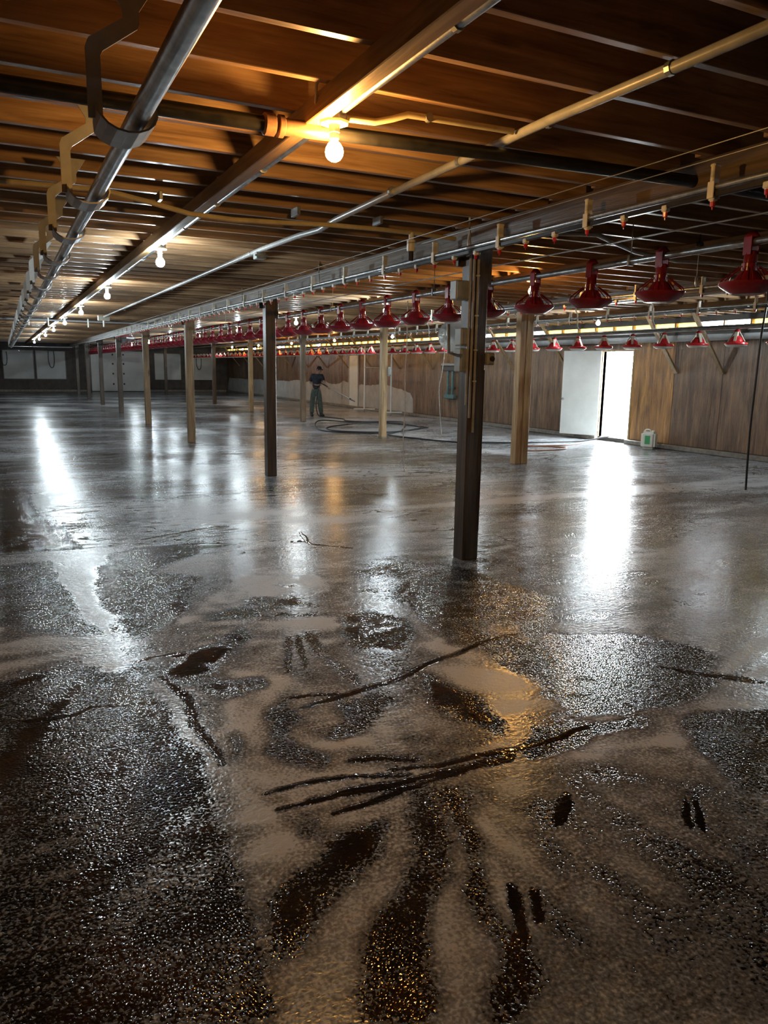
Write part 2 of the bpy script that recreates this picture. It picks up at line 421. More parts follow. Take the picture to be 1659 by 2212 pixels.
def floor_material():
    t = NT('foamy_wet_concrete')
    v = t.coord(); at = t.n('ShaderNodeAttribute'); at.attribute_name = 'foam'
    fine = t.noise(v, 80, 1, .5, .3, '2D'); mid = t.noise(v, 22, 3, .6, .8, '2D')
    vs = t.coord((.55, 1.5, 1)); big = t.noise(vs, 1.7, 4, .62, 1.2, '2D')
    a = t.math('MULTIPLY_ADD', (fine, 'Fac'), 1.3, -.65)
    b = t.math('MULTIPLY_ADD', (mid, 'Fac'), .7, -.35)
    c = t.math('MULTIPLY_ADD', (big, 'Fac'), .9, -.45)
    s = t.math('ADD', (a, 0), (b, 0)); s = t.math('ADD', (s, 0), (c, 0)); kk = t.math('MULTIPLY_ADD', (at, 'Fac'), -1.5, 1.75); kk = t.math('MAXIMUM', (kk, 0), .32); kk = t.math('MINIMUM', (kk, 0), 1.25); s = t.math('MULTIPLY_ADD', (s, 0), (kk, 0), (at, 'Fac'))
    rd = t.noise(t.coord((.55, 1.7, 1)), 2.6, 3, .6, .8, '2D'); ra = t.math('SUBTRACT', (rd, 'Fac'), .5); ra = t.math('ABSOLUTE', (ra, 0))
    rs_ = t.n('ShaderNodeMapRange', interpolation_type='SMOOTHSTEP'); rs_.inputs['From Min'].default_value = .004; rs_.inputs['From Max'].default_value = .03; rs_.inputs['To Min'].default_value = .75; rs_.inputs['To Max'].default_value = 0.0; t.l(ra, 0, rs_, 'Value')
    pt = t.noise(t.coord((.7, 1.0, 1)), .8, 2, .5, 0, '2D'); pr = t.n('ShaderNodeMapRange', interpolation_type='SMOOTHSTEP'); pr.inputs['From Min'].default_value = .45; pr.inputs['From Max'].default_value = .6; t.l(pt, 'Fac', pr, 'Value')
    rm = t.math('MULTIPLY', (rs_, 'Result'), (pr, 'Result')); sxyz = t.n('ShaderNodeSeparateXYZ'); t.l(v, 'Vector', sxyz, 'Vector')
    ym = t.math('MULTIPLY_ADD', (sxyz, 'Y'), .4, -1.8, True); rm = t.math('MULTIPLY', (rm, 0), (ym, 0)); s = t.math('SUBTRACT', (s, 0), (rm, 0))
    mask = t.n('ShaderNodeMapRange', interpolation_type='SMOOTHSTEP')
    mask.inputs['From Min'].default_value = .44; mask.inputs['From Max'].default_value = .58; t.l(s, 0, mask, 'Value')
    thick = t.n('ShaderNodeMapRange'); thick.inputs['From Min'].default_value = .5; thick.inputs['From Max'].default_value = 1.05; t.l(s, 0, thick, 'Value')
    fc = t.ramp(thick, 'Result', [(0, (.058, .062, .066)), (.4, (.148, .156, .165)), (.75, (.30, .315, .332)), (1, (.51, .53, .55))])
    bn = t.noise(v, 3.1, 3, .6, .5, '2D')
    bc = t.ramp(bn, 'Fac', [(.35, (.008, .0065, .005)), (.6, (.022, .014, .009)), (.75, (.05, .024, .012))])
    col = t.mix((mask, 'Result'), (bc, 'Color'), (fc, 'Color')); t.t.links.new(col.outputs[2], t.b.inputs['Base Color'])
    fr_ = t.ramp(thick, 'Result', [(0, (.14,)*3), (.6, (.20,)*3), (1, (.34,)*3)])
    rg = t.mix((mask, 'Result'), (.06, .06, .06), (fr_, 'Color')); t.t.links.new(rg.outputs[2], t.b.inputs['Roughness'])
    t.b.inputs['IOR'].default_value = 1.36
    # beads of water and bubbles, ripples, and the raised edge of the foam
    vo = t.n('ShaderNodeTexVoronoi', feature='F1', voronoi_dimensions='2D'); vo.inputs['Scale'].default_value = 85; t.l(v, 'Vector', vo, 'Vector')
    inv = t.math('SUBTRACT', 1.0, (mask, 'Result')); amp = t.math('MULTIPLY_ADD', (inv, 0), .9, .07)
    lo_ = t.n('ShaderNodeMapRange', interpolation_type='SMOOTHSTEP'); lo_.inputs['From Min'].default_value = -.05; lo_.inputs['From Max'].default_value = .22; lo_.inputs['To Min'].default_value = .08; t.l(at, 'Fac', lo_, 'Value'); amp = t.math('MULTIPLY', (amp, 0), (lo_, 'Result'))
    bead = t.math('MULTIPLY', (vo, 'Distance'), (amp, 0)); bead = t.math('MULTIPLY', (bead, 0), -1.0)
    b1 = t.bump(bead, 0, .32, .006)
    rp = t.noise(t.coord((.8, 1.1, 1)), 34, 2, .7, .3, '2D'); b2 = t.bump(rp, 'Fac', .22, .008, b1)
    b3 = b2
    t.l(b3, 'Normal', t.b, 'Normal')
    return t.m
floor = floor_object()

# ------------------------------------------------------------------ ceiling: deck and joists
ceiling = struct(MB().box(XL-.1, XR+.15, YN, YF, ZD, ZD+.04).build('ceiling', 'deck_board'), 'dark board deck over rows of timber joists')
def joist_mesh(l): return MB().bbox(-l/2, l/2, -.021, .021, 0, ZD-ZJ-.001, .003).mesh('joist', 'joist_wood')
SPANS = [(XL, ROW1+.12), (ROW1-.12, ROW2+.12), (ROW2-.12, XR)]
jm = [joist_mesh(b-a) for a, b in SPANS]
rest = MB()
k0 = -17
for k in range(k0, 113):
    y = 2.26 + .405*k
    if y > YF-.2: break
    for i, (a, b) in enumerate(SPANS):
        yy = y + (.044 if i == 1 else 0) + rnd.uniform(-.012, .012)
        if -4 <= k < 95: link('joist', jm[i], ceiling, ((a+b)/2, yy, ZJ))
        else: rest.box(a, b, yy-.021, yy+.021, ZJ, ZD-.001)
ro = rest.build('joist_run', 'joist_wood', ceiling); ro['kind'] = 'stuff'

# main beams over the post rows, and the flat nailing strips that carry the lamps
def beam(name, x, label):
    m = MB(); y = YN
    for i in range(3): m.bbox(x-.07+.048*i, x-.07+.048*i+.044, YN, YF, 2.57, 2.718, .004)
    return struct(m.build(name, 'beam_wood'), label)
beam('trim_1', ROW1, 'heavy timber beam resting on the nearer row of posts')
beam('trim_2', ROW2, 'heavy timber beam resting on the farther row of posts')
LX = [1.345, 5.60, 10.25]
for n, x in enumerate(LX):
    struct(MB().bbox(x-.105, x-.035, YN, YF-.3, 2.63, 2.7195, .004).build('trim_%d' % (n+3), 'strip_wood'), ['timber strip under the joists above the left lamp row','timber strip under the joists above the middle lamp row','timber strip under the joists above the right lamp row'][n])

# ------------------------------------------------------------------ right wall
DY0, DY1, DZ0, DZ1 = 13.10, 14.06, .09, 2.09
w = MB()
w.box(XR+.02, XR+.11, YN, DY0, 0, 2.505).box(XR+.02, XR+.11, DY1, YF+.1, 0, 2.505)
w.box(XR+.02, XR+.11, DY0, DY1, DZ1, 2.505).box(XR+.02, XR+.11, DY0, DY1, -.02, DZ0)
w.box(XR+.02, XR+.11, YN, YF+.1, 2.62, ZD)
wall_right = struct(w.build('wall_right', 'far_wall_board'), 'brown plywood side wall with a bright doorway and a daylight slot below the eaves')
sm = MB().bbox(-.045, .045, -.02, .02, 0, .125, .003).mesh('stud', 'strip_wood')
vm = MB().bbox(-.004, .004, -.284, .284, 0, .115, .002).mesh('vent_panel', 'vent_film')
y = 1.0
while y < YF:
    link('stud', sm, wall_right, (XR+.065, y, 2.5))
    if rnd.random() < .8: link('vent_panel', vm, wall_right, (XR+.09, y+.305, 2.505))
    y += .61
y = 13.10
ys_ = []
yy = DY0 - 1.22
while yy > -2.5: ys_.append((yy, yy+1.22)); yy -= 1.22
yy = DY1
while yy < YF: ys_.append((yy, min(yy+1.22, YF))); yy += 1.22
pm = {}
for a, b in ys_:
    L = round(b-a, 3)
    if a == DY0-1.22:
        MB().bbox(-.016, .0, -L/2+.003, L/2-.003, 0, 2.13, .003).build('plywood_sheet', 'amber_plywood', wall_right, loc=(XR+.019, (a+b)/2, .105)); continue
    if L not in pm: pm[L] = MB().bbox(-.016, .0, -L/2+.003, L/2-.003, 0, 2.13, .003).mesh('plywood_sheet', 'wet_plywood')
    link('plywood_sheet', pm[L], wall_right, (XR+.019, (a+b)/2, .105))
MB().bbox(XR+.003, XR+.019, DY0+.003, DY1-.003, DZ1+.02, 2.235, .003).build('plywood_sheet', 'wet_plywood', wall_right)
MB().bbox(XR-.04, XR+.018, YN, YF, 2.24, 2.37, .01).build('rolled_curtain', 'curtain_sheet', wall_right)
MB().bbox(XR-.02, XR+.018, YN, YF, 2.42, 2.50, .006).build('girt', 'beam_wood', wall_right)
# knee braces between wall and joists
bm_ = MB(); bm_.plank((0, 0, 1.60), (-1.02, 0, ZJ+.12), .04, .09, (0, 1, 0))
bmesh_ = bm_.mesh('knee_brace', 'brace_wood')
for yb in (8.35, 10.65, 11.81, 15.25, 17.53, 19.8, 22.1, 24.4, 26.7, 29.0, 31.3, 33.6, 35.9, 38.2, 40.5, 42.8, 45.1):
    link('knee_brace', bmesh_, wall_right, (XR-.02, yb, 0))
# concrete kerb
k_ = MB(); k_.bbox(XR-.11, XR+.0, YN, DY0, 0, .10, .015).bbox(XR-.11, XR+.0, DY1, YF, 0, .10, .015)
struct(k_.build('baseboard_right', 'concrete_kerb'), 'low wet concrete kerb along the foot of the plywood wall')
# doorway: frame and the open leaf
dr = struct(link('door_1', None, None, (XR, DY1, 0)), 'white door swung open inward beside the bright doorway')
fr = MB(); fr.box(-.005, .10, .0, .045, DZ0, DZ1+.02).box(-.005, .10, DY0-DY1-.045, DY0-DY1, DZ0, DZ1+.02).box(-.005, .10, DY0-DY1, 0, DZ1-.025, DZ1+.02)
fr.build('door_frame', 'pale_post_wood', dr)
lf = MB().bbox(-.02, .022, 0, .965, 0, 1.985, .006).build('door_leaf', 'white_paint', dr, loc=(-.03, .015, .10))
lf.rotation_euler = (0, 0, R(24))
kn = MB().lathe([(.014, 0), (.012, .03), (.03, .045), (.032, .065), (.016, .08), (.001, .082)], 12, (0, 0, 0), 'X')
ko = kn.build('knob', 'dull_metal', lf, True, (-.02, .90, .84)); ko.scale = (-1, 1, 1)
for z in (.25, 1.0, 1.75):
    MB().tube([(-.01, 0, -.05), (-.01, 0, .05)], .012, 8).build('hinge', 'dull_metal', dr, loc=(-.02, .02, z+.1))
# white service door further down the wall
dd = struct(link('door_2', None, None, (XR, 28.4, 0)), 'narrow white door on the far stretch of the side wall')
MB().bbox(-.03, .0, -.41, .41, .02, 2.09, .006).build('door_leaf', 'white_paint', dd)
MB().bbox(-.045, .0, -.47, -.41, .0, 2.13, .004).bbox(-.045, .0, .41, .47, 0, 2.13, .004).build('door_frame', 'washed_board', dd)

# ------------------------------------------------------------------ far wall
wf = MB().box(XL-.1, XR+.1, YF, YF+.1, 0, ZD)
wall_far = struct(wf.build('wall_far', 'far_wall_board'), 'dark boarded end wall with pale curtained windows and white doors')
xx = XL
while xx < XR:
    x1 = min(xx+1.22, XR)
    MB().bbox(xx+.004, x1-.004, YF-.014, YF, .0, 2.6, .003).build('wall_board', 'far_wall_board', wall_far); xx += 1.22
MB().bbox(XL, 4.3, YF-.10, YF-.015, 0, .12, .01).bbox(7.8, XR-.12, YF-.10, YF-.015, 0, .12, .01).build('kerb', 'concrete_kerb', wall_far)
for n, (x0, x1) in enumerate([(.02, 1.55), (1.70, 3.22), (8.2, 9.75), (10.5, 11.7)]):
    wo = struct(link('window_%d' % (n+1), None, None, (x0, YF-.015, .72)), 'pale curtained window on the end wall, number from the left'.replace(', number from the left', [' nearest the left edge',' beside the white double doors on their left',' just right of the white double doors',' nearest the side wall'][n]))
    W_ = x1-x0
    MB().bbox(0, W_, -.012, 0, 0, 1.55, .004).build('pane', 'white_panel', wo)
    f_ = MB()
    f_.bbox(-.05, 0, -.03, 0, -.05, 1.60, .004).bbox(W_, W_+.05, -.03, 0, -.05, 1.60, .004).bbox(0, W_, -.03, 0, 1.55, 1.60, .004).bbox(0, W_, -.03, 0, -.05, 0, .004)
    f_.build('window_frame', 'dark_post_wood', wo)
dd = struct(link('door_3', None, None, (6.1, YF-.015, 0)), 'wide white double doors in the middle of the end wall')
for s_ in (-1, 1):
    lf = MB().bbox(min(0, s_*1.52)+.006, max(0, s_*1.52)-.006, -.045, -.005, .04, 2.36, .006).build('door_leaf', 'white_panel', dd)
    for z in (.45, 1.05, 1.62, 2.15):
        MB().bbox(s_*.30-.045, s_*.30+.045, -.06, -.044, z-.05, z+.05, .005).build('bolt_plate', 'black_rubber', lf)
MB().bbox(-1.60, -1.53, -.06, 0, 0, 2.45, .005).bbox(1.53, 1.60, -.06, 0, 0, 2.45, .005).bbox(-1.53, 1.53, -.06, 0, 2.37, 2.45, .005).build('door_frame', 'dark_post_wood', dd)
# remaining shell
struct(MB().box(XL-.1, XL, YN, YF, 0, ZD).build('wall_left', 'wet_plywood'), 'plywood side wall on the left')
struct(MB().box(XL-.1, XR+.1, YN-.1, YN, 0, ZD).build('wall_near', 'far_wall_board'), 'boarded wall behind the viewer')
struct(MB().box(XR+.11, 60, -30, 80, -.12, -.04).build('ground_outside', 'outside_gravel'), 'pale gravel yard outside the doorway')

# ------------------------------------------------------------------ posts
def post(x, y, half, wood_, label, top=2.57):
    t = thing('timber_post', label, 'post', (x, y, 0), 'timber posts holding up the roof beams')
    MB().bbox(-half, half, -half, half, 0, top-.002, .008).build('shaft', wood_, t)
    return t
lab1 = ['dark thick wooden post nearest the viewer with electrical boxes','dark brown wooden post second in the nearer row','light brown wooden post third in the nearer row','brown wooden post fourth in the nearer row','dark wooden post fifth in the nearer row','dark wooden post sixth in the nearer row','wooden post seventh and second last in the nearer row','farthest wooden post in the nearer row']
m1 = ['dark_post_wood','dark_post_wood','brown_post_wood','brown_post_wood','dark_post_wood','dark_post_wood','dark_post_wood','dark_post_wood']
row1 = []
for k, y in enumerate(POST_Y):
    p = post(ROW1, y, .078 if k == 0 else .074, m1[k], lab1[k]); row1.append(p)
    MB().bbox(.078, .12, -.06, .06, 2.28, 2.56, .004).build('cleat', m1[k], p)
    MB().bbox(-.125, .125, -.012+.074, .006+.074+.02, 2.42, 2.568, .003).build('cap_plate', m1[k], p)
lab2 = ['doubled pale wooden post left of the bright doorway','pale wooden post beside the silver pipe frame','brown wooden post right behind the worker','pale yellowish wooden post left of the worker','dark wooden post fifth in the farther row','wooden post second last in the farther row','farthest wooden post in the farther row']
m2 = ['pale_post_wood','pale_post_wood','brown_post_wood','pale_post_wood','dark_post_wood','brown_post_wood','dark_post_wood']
row2 = []
for k, y in enumerate(POST_Y[1:]):
    if k == 0:
        t = thing('timber_post', lab2[0], 'post', (ROW2, y, 0), 'timber posts holding up the roof beams')
        MB().bbox(-.125, -.012, -.075, .075, 0, 2.568, .006).build('shaft', 'brace_wood', t)
        MB().bbox(-.008, .125, -.09, .07, 0, 2.568, .006).build('shaft', 'pale_post_wood', t)
        row2.append(t)
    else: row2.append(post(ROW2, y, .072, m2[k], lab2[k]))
# fittings on the nearest post
p = row1[0]
def jbox(x0, x1, y0, y1, z0, z1, mat='box_grey', label=None):
    o = MB().bbox(x0, x1, y0, y1, z0, z1, .008).build('junction_box', mat, p)
    MB().bbox(x0+.008, x1-.008, y0-.008, y0, z0+.01, z1-.01, .003).build('cover', mat, o)
    return o
jbox(-.205, -.085, -.05, .05, 2.15, 2.30)
jbox(-.165, -.08, -.08, .02, 1.79, 1.93); jbox(-.165, -.08, -.08, .02, 1.58, 1.77)
o = jbox(.085, .155, -.10, -.01, 1.64, 1.74, 'grey_plastic')
MB().lathe([(.022, 0), (.022, .012), (.001, .013)], 12, (.12, -.121, 1.69), 'Y').build('socket', 'black_rubber', o)
for x in (-.105, -.07, -.03):
    MB().tube([(x, -.092, 1.0+abs(x)*3), (x, -.092, 2.52)], .011, 8).build('conduit', 'grey_plastic', p, True)
MB().tube([(.06, -.09, .25), (.06, -.092, 1.6)], .006, 6).build('cable', 'black_rubber', p, True)
MB().tube([(-.09, -.04, 1.72), (-.20, -.10, 1.71), (-.30, -.12, 1.73), (-.31, -.12, 1.95)], .014, 8).build('conduit_elbow', 'dull_metal', p, True)
for z in (2.33, 2.02, 1.75, 1.5): MB().bbox(-.045, -.02, -.108, -.08, z, z+.014, .003).build('clip', 'white_plastic', p)
# small meter box on the second farther post
o = MB().bbox(.075, .16, -.10, .0, 1.42, 1.64, .008).build('junction_box', 'silver_pipe', row2[1])
MB().bbox(.085, .15, -.108, -.1, 1.46, 1.60, .003).build('cover', 'box_grey', o)

# ------------------------------------------------------------------ lamps
def lamp(x, y, warm, label, group, first=False):
    t = thing('ceiling_lamp', label, 'lamp', (x, y, 2.63), group)
    if 'box' not in LM:
        LM['box'] = MB().lathe([(.055, .0), (.055, .055), (.04, .06), (.001, .061)], 8).mesh('junction_box', 'grey_plastic')
        LM['plate'] = MB().lathe([(.02, -.012), (.062, -.009), (.066, 0), (.05, .002)], 8).mesh('cover_plate', 'yellowed_plastic')
        LM['socket'] = MB().lathe([(.017, -.07), (.021, -.068), (.021, -.045), (.024, -.043), (.024, -.010), (.02, -.01)], 12).mesh('socket', 'dull_metal', True)
        for nm in ('white', 'warm'):
            r = .031
            prof = [(.012, -.066), (.014, -.075)] + [(max(.0005, r*math.sin(a)), -.112 - r*math.cos(math.pi-a)*-1) for a in []]
            m = MB().lathe([(.014, -.066), (.018, -.078), (.028, -.088), (.037, -.104), (.040, -.120), (.037, -.136), (.028, -.150), (.014, -.158), (.001, -.160)], 12)
            LM[nm] = m.mesh('bulb', 'bulb_'+nm, True)
    bx_ = link('junction_box', LM['box'], t); link('cover_plate', LM['plate'], bx_); so_ = link('socket', LM['socket'], t)
    link('bulb', LM['warm' if warm else 'white'], so_)
    if warm not in LM:
        ld = bpy.data.lights.new('bulb_light', 'POINT'); ld.energy = BULB_WARM if warm else BULB_WHITE; ld.shadow_soft_size = .044; ld.use_soft_falloff = False
        ld.color = (1.0, .53, .15) if warm else (.80, .93, 1.0); LM[warm] = ld
    link('bulb_light', LM[warm], so_, (0, 0, -.120))
    return t
LM = {}
YL = [3.24, 7.34, 11.31, 15.25, 19.37, 23.7, 28.3, 33.2, 38.4]
nth = ['big amber-glowing bare bulb nearest the viewer','white bare bulb second along the left lamp row','white bare bulb third along the left lamp row','white bare bulb fourth along the left lamp row','white bare bulb fifth along the left lamp row','white bare bulb sixth along the left lamp row','white bare bulb seventh along the left lamp row','white bare bulb eighth along the left lamp row','farthest white bare bulb of the left lamp row']
for k, y in enumerate(YL): lamp(LX[0]-.005, y, k == 0, nth[k], 'bulbs of the left lamp row')
Y2 = [7.5, 11.35, 15.6, 20.1, 24.6, 29.2, 33.9, 38.6]
nth2 = ['amber bare bulb glowing behind a red feeder right of the dark post','white bare bulb above the feeders, left of the dark post','white bare bulb third along the middle lamp row','white bare bulb fourth along the middle lamp row','white bare bulb fifth along the middle lamp row','white bare bulb sixth along the middle lamp row','white bare bulb seventh along the middle lamp row','farthest white bare bulb of the middle lamp row']
for k, y in enumerate(Y2): lamp(LX[1]-.005, y, k == 0, nth2[k], 'bulbs of the middle lamp row')
Y3 = [7.2, 11.6, 15.9, 20.3, 24.7, 29.1, 33.5, 37.9]
nth3 = ['white bare bulb of the right lamp row close to the right edge','small white bare bulb above the bright doorway','white bare bulb third along the right lamp row','white bare bulb fourth along the right lamp row','amber bare bulb fifth along the right lamp row','amber bare bulb sixth along the right lamp row','amber bare bulb seventh along the right lamp row','farthest white bare bulb of the right lamp row']
for k, y in enumerate(Y3): lamp(LX[2]-.005, y, k in (4, 5, 6), nth3[k], 'bulbs of the right lamp row')

# ------------------------------------------------------------------ conduits
def clip_mesh(r, mat='dull_metal'):
    return MB().lathe([(r+.001, -.012), (r+.005, -.012), (r+.005, .012), (r+.001, .012)], 10, (0, 0, 0), 'Y').mesh('clip', mat)
def conduit(name, pts, r, mat, label, cat='pipe', clips=(), seg=10):
    c = pts[0]; m = MB(); m.tube([(a-c[0], b-c[1], z-c[2]) for a, b, z in pts], r, seg)
    o = tag(m.build(name, mat, None, True, c), label, cat)
    if clips:
        cm = clip_mesh(r)
        for q in clips: link('clip', cm, o, (q[0]-c[0], q[1]-c[1], q[2]-c[2]))
    return o
for n, (x, nm) in enumerate(zip(LX, ('left', 'middle', 'right'))):
    conduit('lamp_conduit', [(x+.012, YN+.1, 2.672), (x+.012, YF-.5, 2.672)], .022, 'galvanised', 'steel conduit running along the %s lamp row' % nm,
            clips=[(x+.012, y, 2.672) for y in np.arange(1.25, 30, 1.02)])
conduit('plastic_conduit', [(2.27, .2, 2.685), (2.25, 2.2, 2.685), (2.23, 2.9, 2.685), (2.25, 3.6, 2.685), (2.265, 4.5, 2.685), (2.29, 5.5, 2.68), (2.30, 5.85, 2.66), (2.28, 6.3, 2.675), (2.27, 7.3, 2.69), (2.26, 10, 2.69), (2.2, 19.35, 2.69)], .022, 'grey_plastic',
        'pale plastic conduit crossing under the joists between lamps and drinkers', clips=[(2.25, y, 2.687) for y in (2.25, 2.95, 3.7, 4.5)] + [(2.27, y, 2.69) for y in (7.6, 9.6, 11.6, 14, 16.5)])
b_ = thing('switch_box', 'small pale box at the far end of the plastic conduit', 'box', (2.2, 19.45, 2.60))
MB().bbox(-.13, .13, -.06, .06, 0, .12, .008).build('housing', 'white_plastic', b_); MB().tube([(0, 0, 0), (0, 0, -.14)], .02, 8).build('drop', 'white_plastic', b_)
b_ = thing('joint_box', 'small grey box set in the plastic conduit', 'box', (2.27, 7.34, 2.665))
MB().bbox(-.05, .05, -.05, .05, -.06, .002, .006).build('housing', 'box_grey', b_); MB().bbox(-.065, .065, -.062, -.05, -.04, -.02, .003).build('lug', 'box_grey', b_)
# black water pipe crossing just behind the amber lamp
bp = thing('water_pipe', 'thick black pipe crossing the ceiling behind the amber bulb', 'pipe', (0, 3.38, 2.585))
MB().tube([(XL, 0, .03), (0, 0, .03), (1.06, -.02, .03)], .033, 12).build('pipe_run', 'black_plastic', bp, True)
MB().lathe([(.036, 0), (.046, .008), (.046, .05), (.038, .055)], 12, (1.06, -.02, .03), 'X').build('union_nut', 'copper_pipe', bp, True)
MB().lathe([(.038, 0), (.047, .004), (.047, .025), (.038, .03)], 12, (1.125, -.02, .03), 'X').build('union_ring', 'copper_pipe', bp, True)
MB().tube([(1.15, -.02, .03), (1.36, -.04, .03)], .036, 12).build('valve_body', 'copper_pipe', bp, True)
MB().tube([(3.556, -.2, .03), (5.4, -.24, .0), (7.9, -.25, .03)], .032, 12).build('pipe_run', 'black_plastic', bp, True)
MB().tube([(1.36, -.04, .03), (2.2, -.12, .03), (3.41, -.2, .03)], .032, 12).build('pipe_run', 'black_plastic', bp, True)
lc = conduit('lamp_cable_pipe', [(1.40, 3.25, 2.655), (1.52, 3.22, 2.65), (1.60, 3.2, 2.67), (1.66, 3.18, 2.69), (1.80, 3.17, 2.69), (2.2, 3.15, 2.69)], .014, 'yellowed_plastic', 'thin yellowish cable pipe leaving the amber lamp to the right', clips=[(1.76, 3.17, 2.69)])
conduit('lamp_cable', [(1.285, 3.23, 2.655), (1.24, 3.2, 2.68), (1.22, 3.14, 2.73), (1.25, 3.08, 2.80)], .007, 'yellowed_plastic', 'short curved cable entering the amber lamp from the joists', 'cable')
# thin white water tube across the ceiling by the nearest post
wt = thing('water_tube', 'thin pale water tube sagging across the ceiling to the drinkers', 'pipe', (0, 5.4, 2.66))
MB().tube([(XL, .05, .02), (.06, .03, .02), (.65, -.06, .015), (.95, 0, -.02), (1.2, .02, -.06), (1.5, .04, -.065), (1.82, .06, -.05), (2.2, -.02, -.045), (2.6, .03, -.03), (2.9, .09, -.02), (3.36, .16, -.02)], .017, 8).build('tube', 'yellowed_plastic', wt, True)
MB().lathe([(.03, 0), (.034, .01), (.034, .085), (.02, .09), (.02, .14)], 12, (2.92, .09, -.16)).build('pressure_valve', 'white_plastic', wt, True)
MB().tube([(2.92, .09, -.16), (2.92, .09, -.23)], .02, 8).build('valve_stem', 'black_plastic', wt, True)
for x in (1.0, 1.95, 2.6): MB().bbox(x-.012, x+.012, -.04, .1, .0, .055, .003).build('bracket', 'dull_metal', wt)
conduit('far_water_tube', [(3.7, 5.1, 2.66), (4.3, 4.95, 2.67), (5.0, 5.25, 2.63), (5.6, 5.35, 2.61), (7.5, 5.2, 2.65)], .02, 'grey_plastic', 'pale tube crossing the ceiling right of the nearest post')
cp = thing('cross_pipe', 'pale pipe crossing the ceiling far down the left bay', 'pipe', (0, 20.5, 2.62))
MB().tube([(XL, 0, 0), (3.4, 0, 0)], .02, 8).build('pipe_run', 'silver_pipe', cp, True)
for x in (.62, 1.05, 1.95): MB().tube([(x, -.02, .06), (x, -.02, -.14)], .018, 8).build('hook', 'white_plastic', cp, True)
conduit('low_cross_pipe', [(.30, 42.1, 2.382), (3.2, 42.1, 2.40)], .022, 'silver_pipe', 'pale pipe joining the feed tube and drinker line near the end wall')

# ------------------------------------------------------------------ feed tube on the left with bent strap hangers
ft = tag(MB().tube([(0, -6.0, 0), (0, 40.3, 0)], .030, 14).build('feed_tube', 'galvanised', None, True, (.415, 2, 2.33)), 'long galvanised feed tube hanging along the left of the ceiling', 'pipe')
def strip(m, pts, w, th, wdir):
    """flat metal strap following pts, w wide along wdir (one width per point)"""
    n = len(pts); P = [Vector(q) for q in pts]; vs = []
    W3 = Vector(wdir)
    for i in range(n):
        d = (P[min(i+1, n-1)]-P[max(i-1, 0)]).normalized(); nn = d.cross(W3).normalized(); ww = w[i]
        for a, b in ((-1,-1),(1,-1),(1,1),(-1,1)): vs.append(P[i] + W3*(a*ww/2) + nn*(b*th/2))
    fs = [(0,1,2,3), tuple(4*(n-1)+j for j in (3,2,1,0))]
    for i in range(n-1):
        for j in range(4): fs.append((4*i+j, 4*i+(j+1)%4, 4*i+4+(j+1)%4, 4*i+4+j))
    m.add(vs, fs); return m
st = MB()
_out = [(-.075, .388), (-.025, .31), (-.025, .285), (-.125, .215), (-.135, .19), (-.135, -.005), (-.093, -.005), (-.093, .17), (-.085, .185), (.018, .262), (.024, .275), (.024, .31), (.075, .388)]
_n = len(_out); _cx = [Vector((a, 0, b)) for a, b in _out]
st.add([(a, -.004, b) for a, b in _out] + [(a, .004, b) for a, b in _out], [(i, (i+1) % _n, _n+(i+1) % _n, _n+i) for i in range(_n)] + [(0,1,2,10,11,12), (2,3,9,10), (3,4,5,6,7,8,9)] + [tuple(_n+q for q in f) for f in ((12,11,10,2,1,0), (10,9,3,2), (9,8,7,6,5,4,3))])
strm = st.mesh('strap', 'grey_plastic')
cr = MB(); arc = [(-.114, 0, .03)] + [(-.032+.082*math.cos(a), 0, .0+.055*math.sin(a)) for a in np.linspace(math.pi, 2.10*math.pi, 10)]
strip(cr, arc, [.05, .12] + [.19]*9, .006, (0, 1, 0)); crm = cr.mesh('cradle', 'grey_plastic')
hy = [1.70, 2.60, 3.74, 4.82, 5.92] + [5.92 + 1.1*k for k in range(1, 31)]
for k, y in enumerate(hy):
    if k in (0,): continue
    lb = '%s bent strap hanger holding up the feed tube' % (ORD[k-1].replace('nearest', 'nearest')) if k <= 8 else 'small far-off strap hanger in the crowded end of the feed tube'
    t = thing('strap_hanger', lb, 'hanger', (.415, y, 2.33), 'strap hangers of the feed tube')
    s1 = link('strap', strm, t); link('cradle', crm, t)

# ------------------------------------------------------------------ drinker lines
def drinker(x, z, y0, y1, label, hs, phase, detail_to, group=None):
    t = thing('drinker_line', label, 'drinker line', (x, y0, z))
    L = y1-y0
    MB().tube([(0, 0, .035), (0, L, .035)], .017, 10).build('support_tube', 'galvanised', t, True)
    MB().bbox(-.014, .014, 0, L, -.014, .014, .004).build('nipple_pipe', 'black_plastic', t)
    y = phase-y0
    while y < min(L, detail_to-y0):
        link('hanger_clip', DM['hanger'], t, (0, y, 0))
        for j in range(3):
            n_ = link('nipple', DM['nipple'], t, (0, y+j*hs/3, -.014))
            link('pin', DM['pin'], n_)
        y += hs
    return t
DM = {}
h = MB(); h.bbox(-.024, .024, -.012, .012, .02, .135, .005).bbox(-.026, -.018, -.02, .02, -.02, .06, .002).bbox(.018, .026, -.02, .02, -.02, .06, .002).bbox(-.026, .026, -.016, .016, .128, .145, .006)
DM['hanger'] = h.mesh('hanger_clip', 'cream_plastic')
DM['nipple'] = MB().bbox(-.018, .018, -.018, .018, -.016, .016, .005).lathe([(.012, -.026), (.014, -.014)], 8).mesh('nipple', 'white_plastic')
DM['pin'] = MB().lathe([(.003, -.058), (.004, -.046), (.012, -.042), (.014, -.020), (.010, -.018)], 8).mesh('pin', 'bright_red_plastic')
d1 = drinker(3.25, 2.48, -1.0, 44.0, 'long drinker line with white clips hanging left of the nearest post', .93, 1.04, 26)
d2 = drinker(6.5, 2.43, -1.0, 44.0, 'drinker line hanging between the two rows of posts', .93, 4.9, 24)
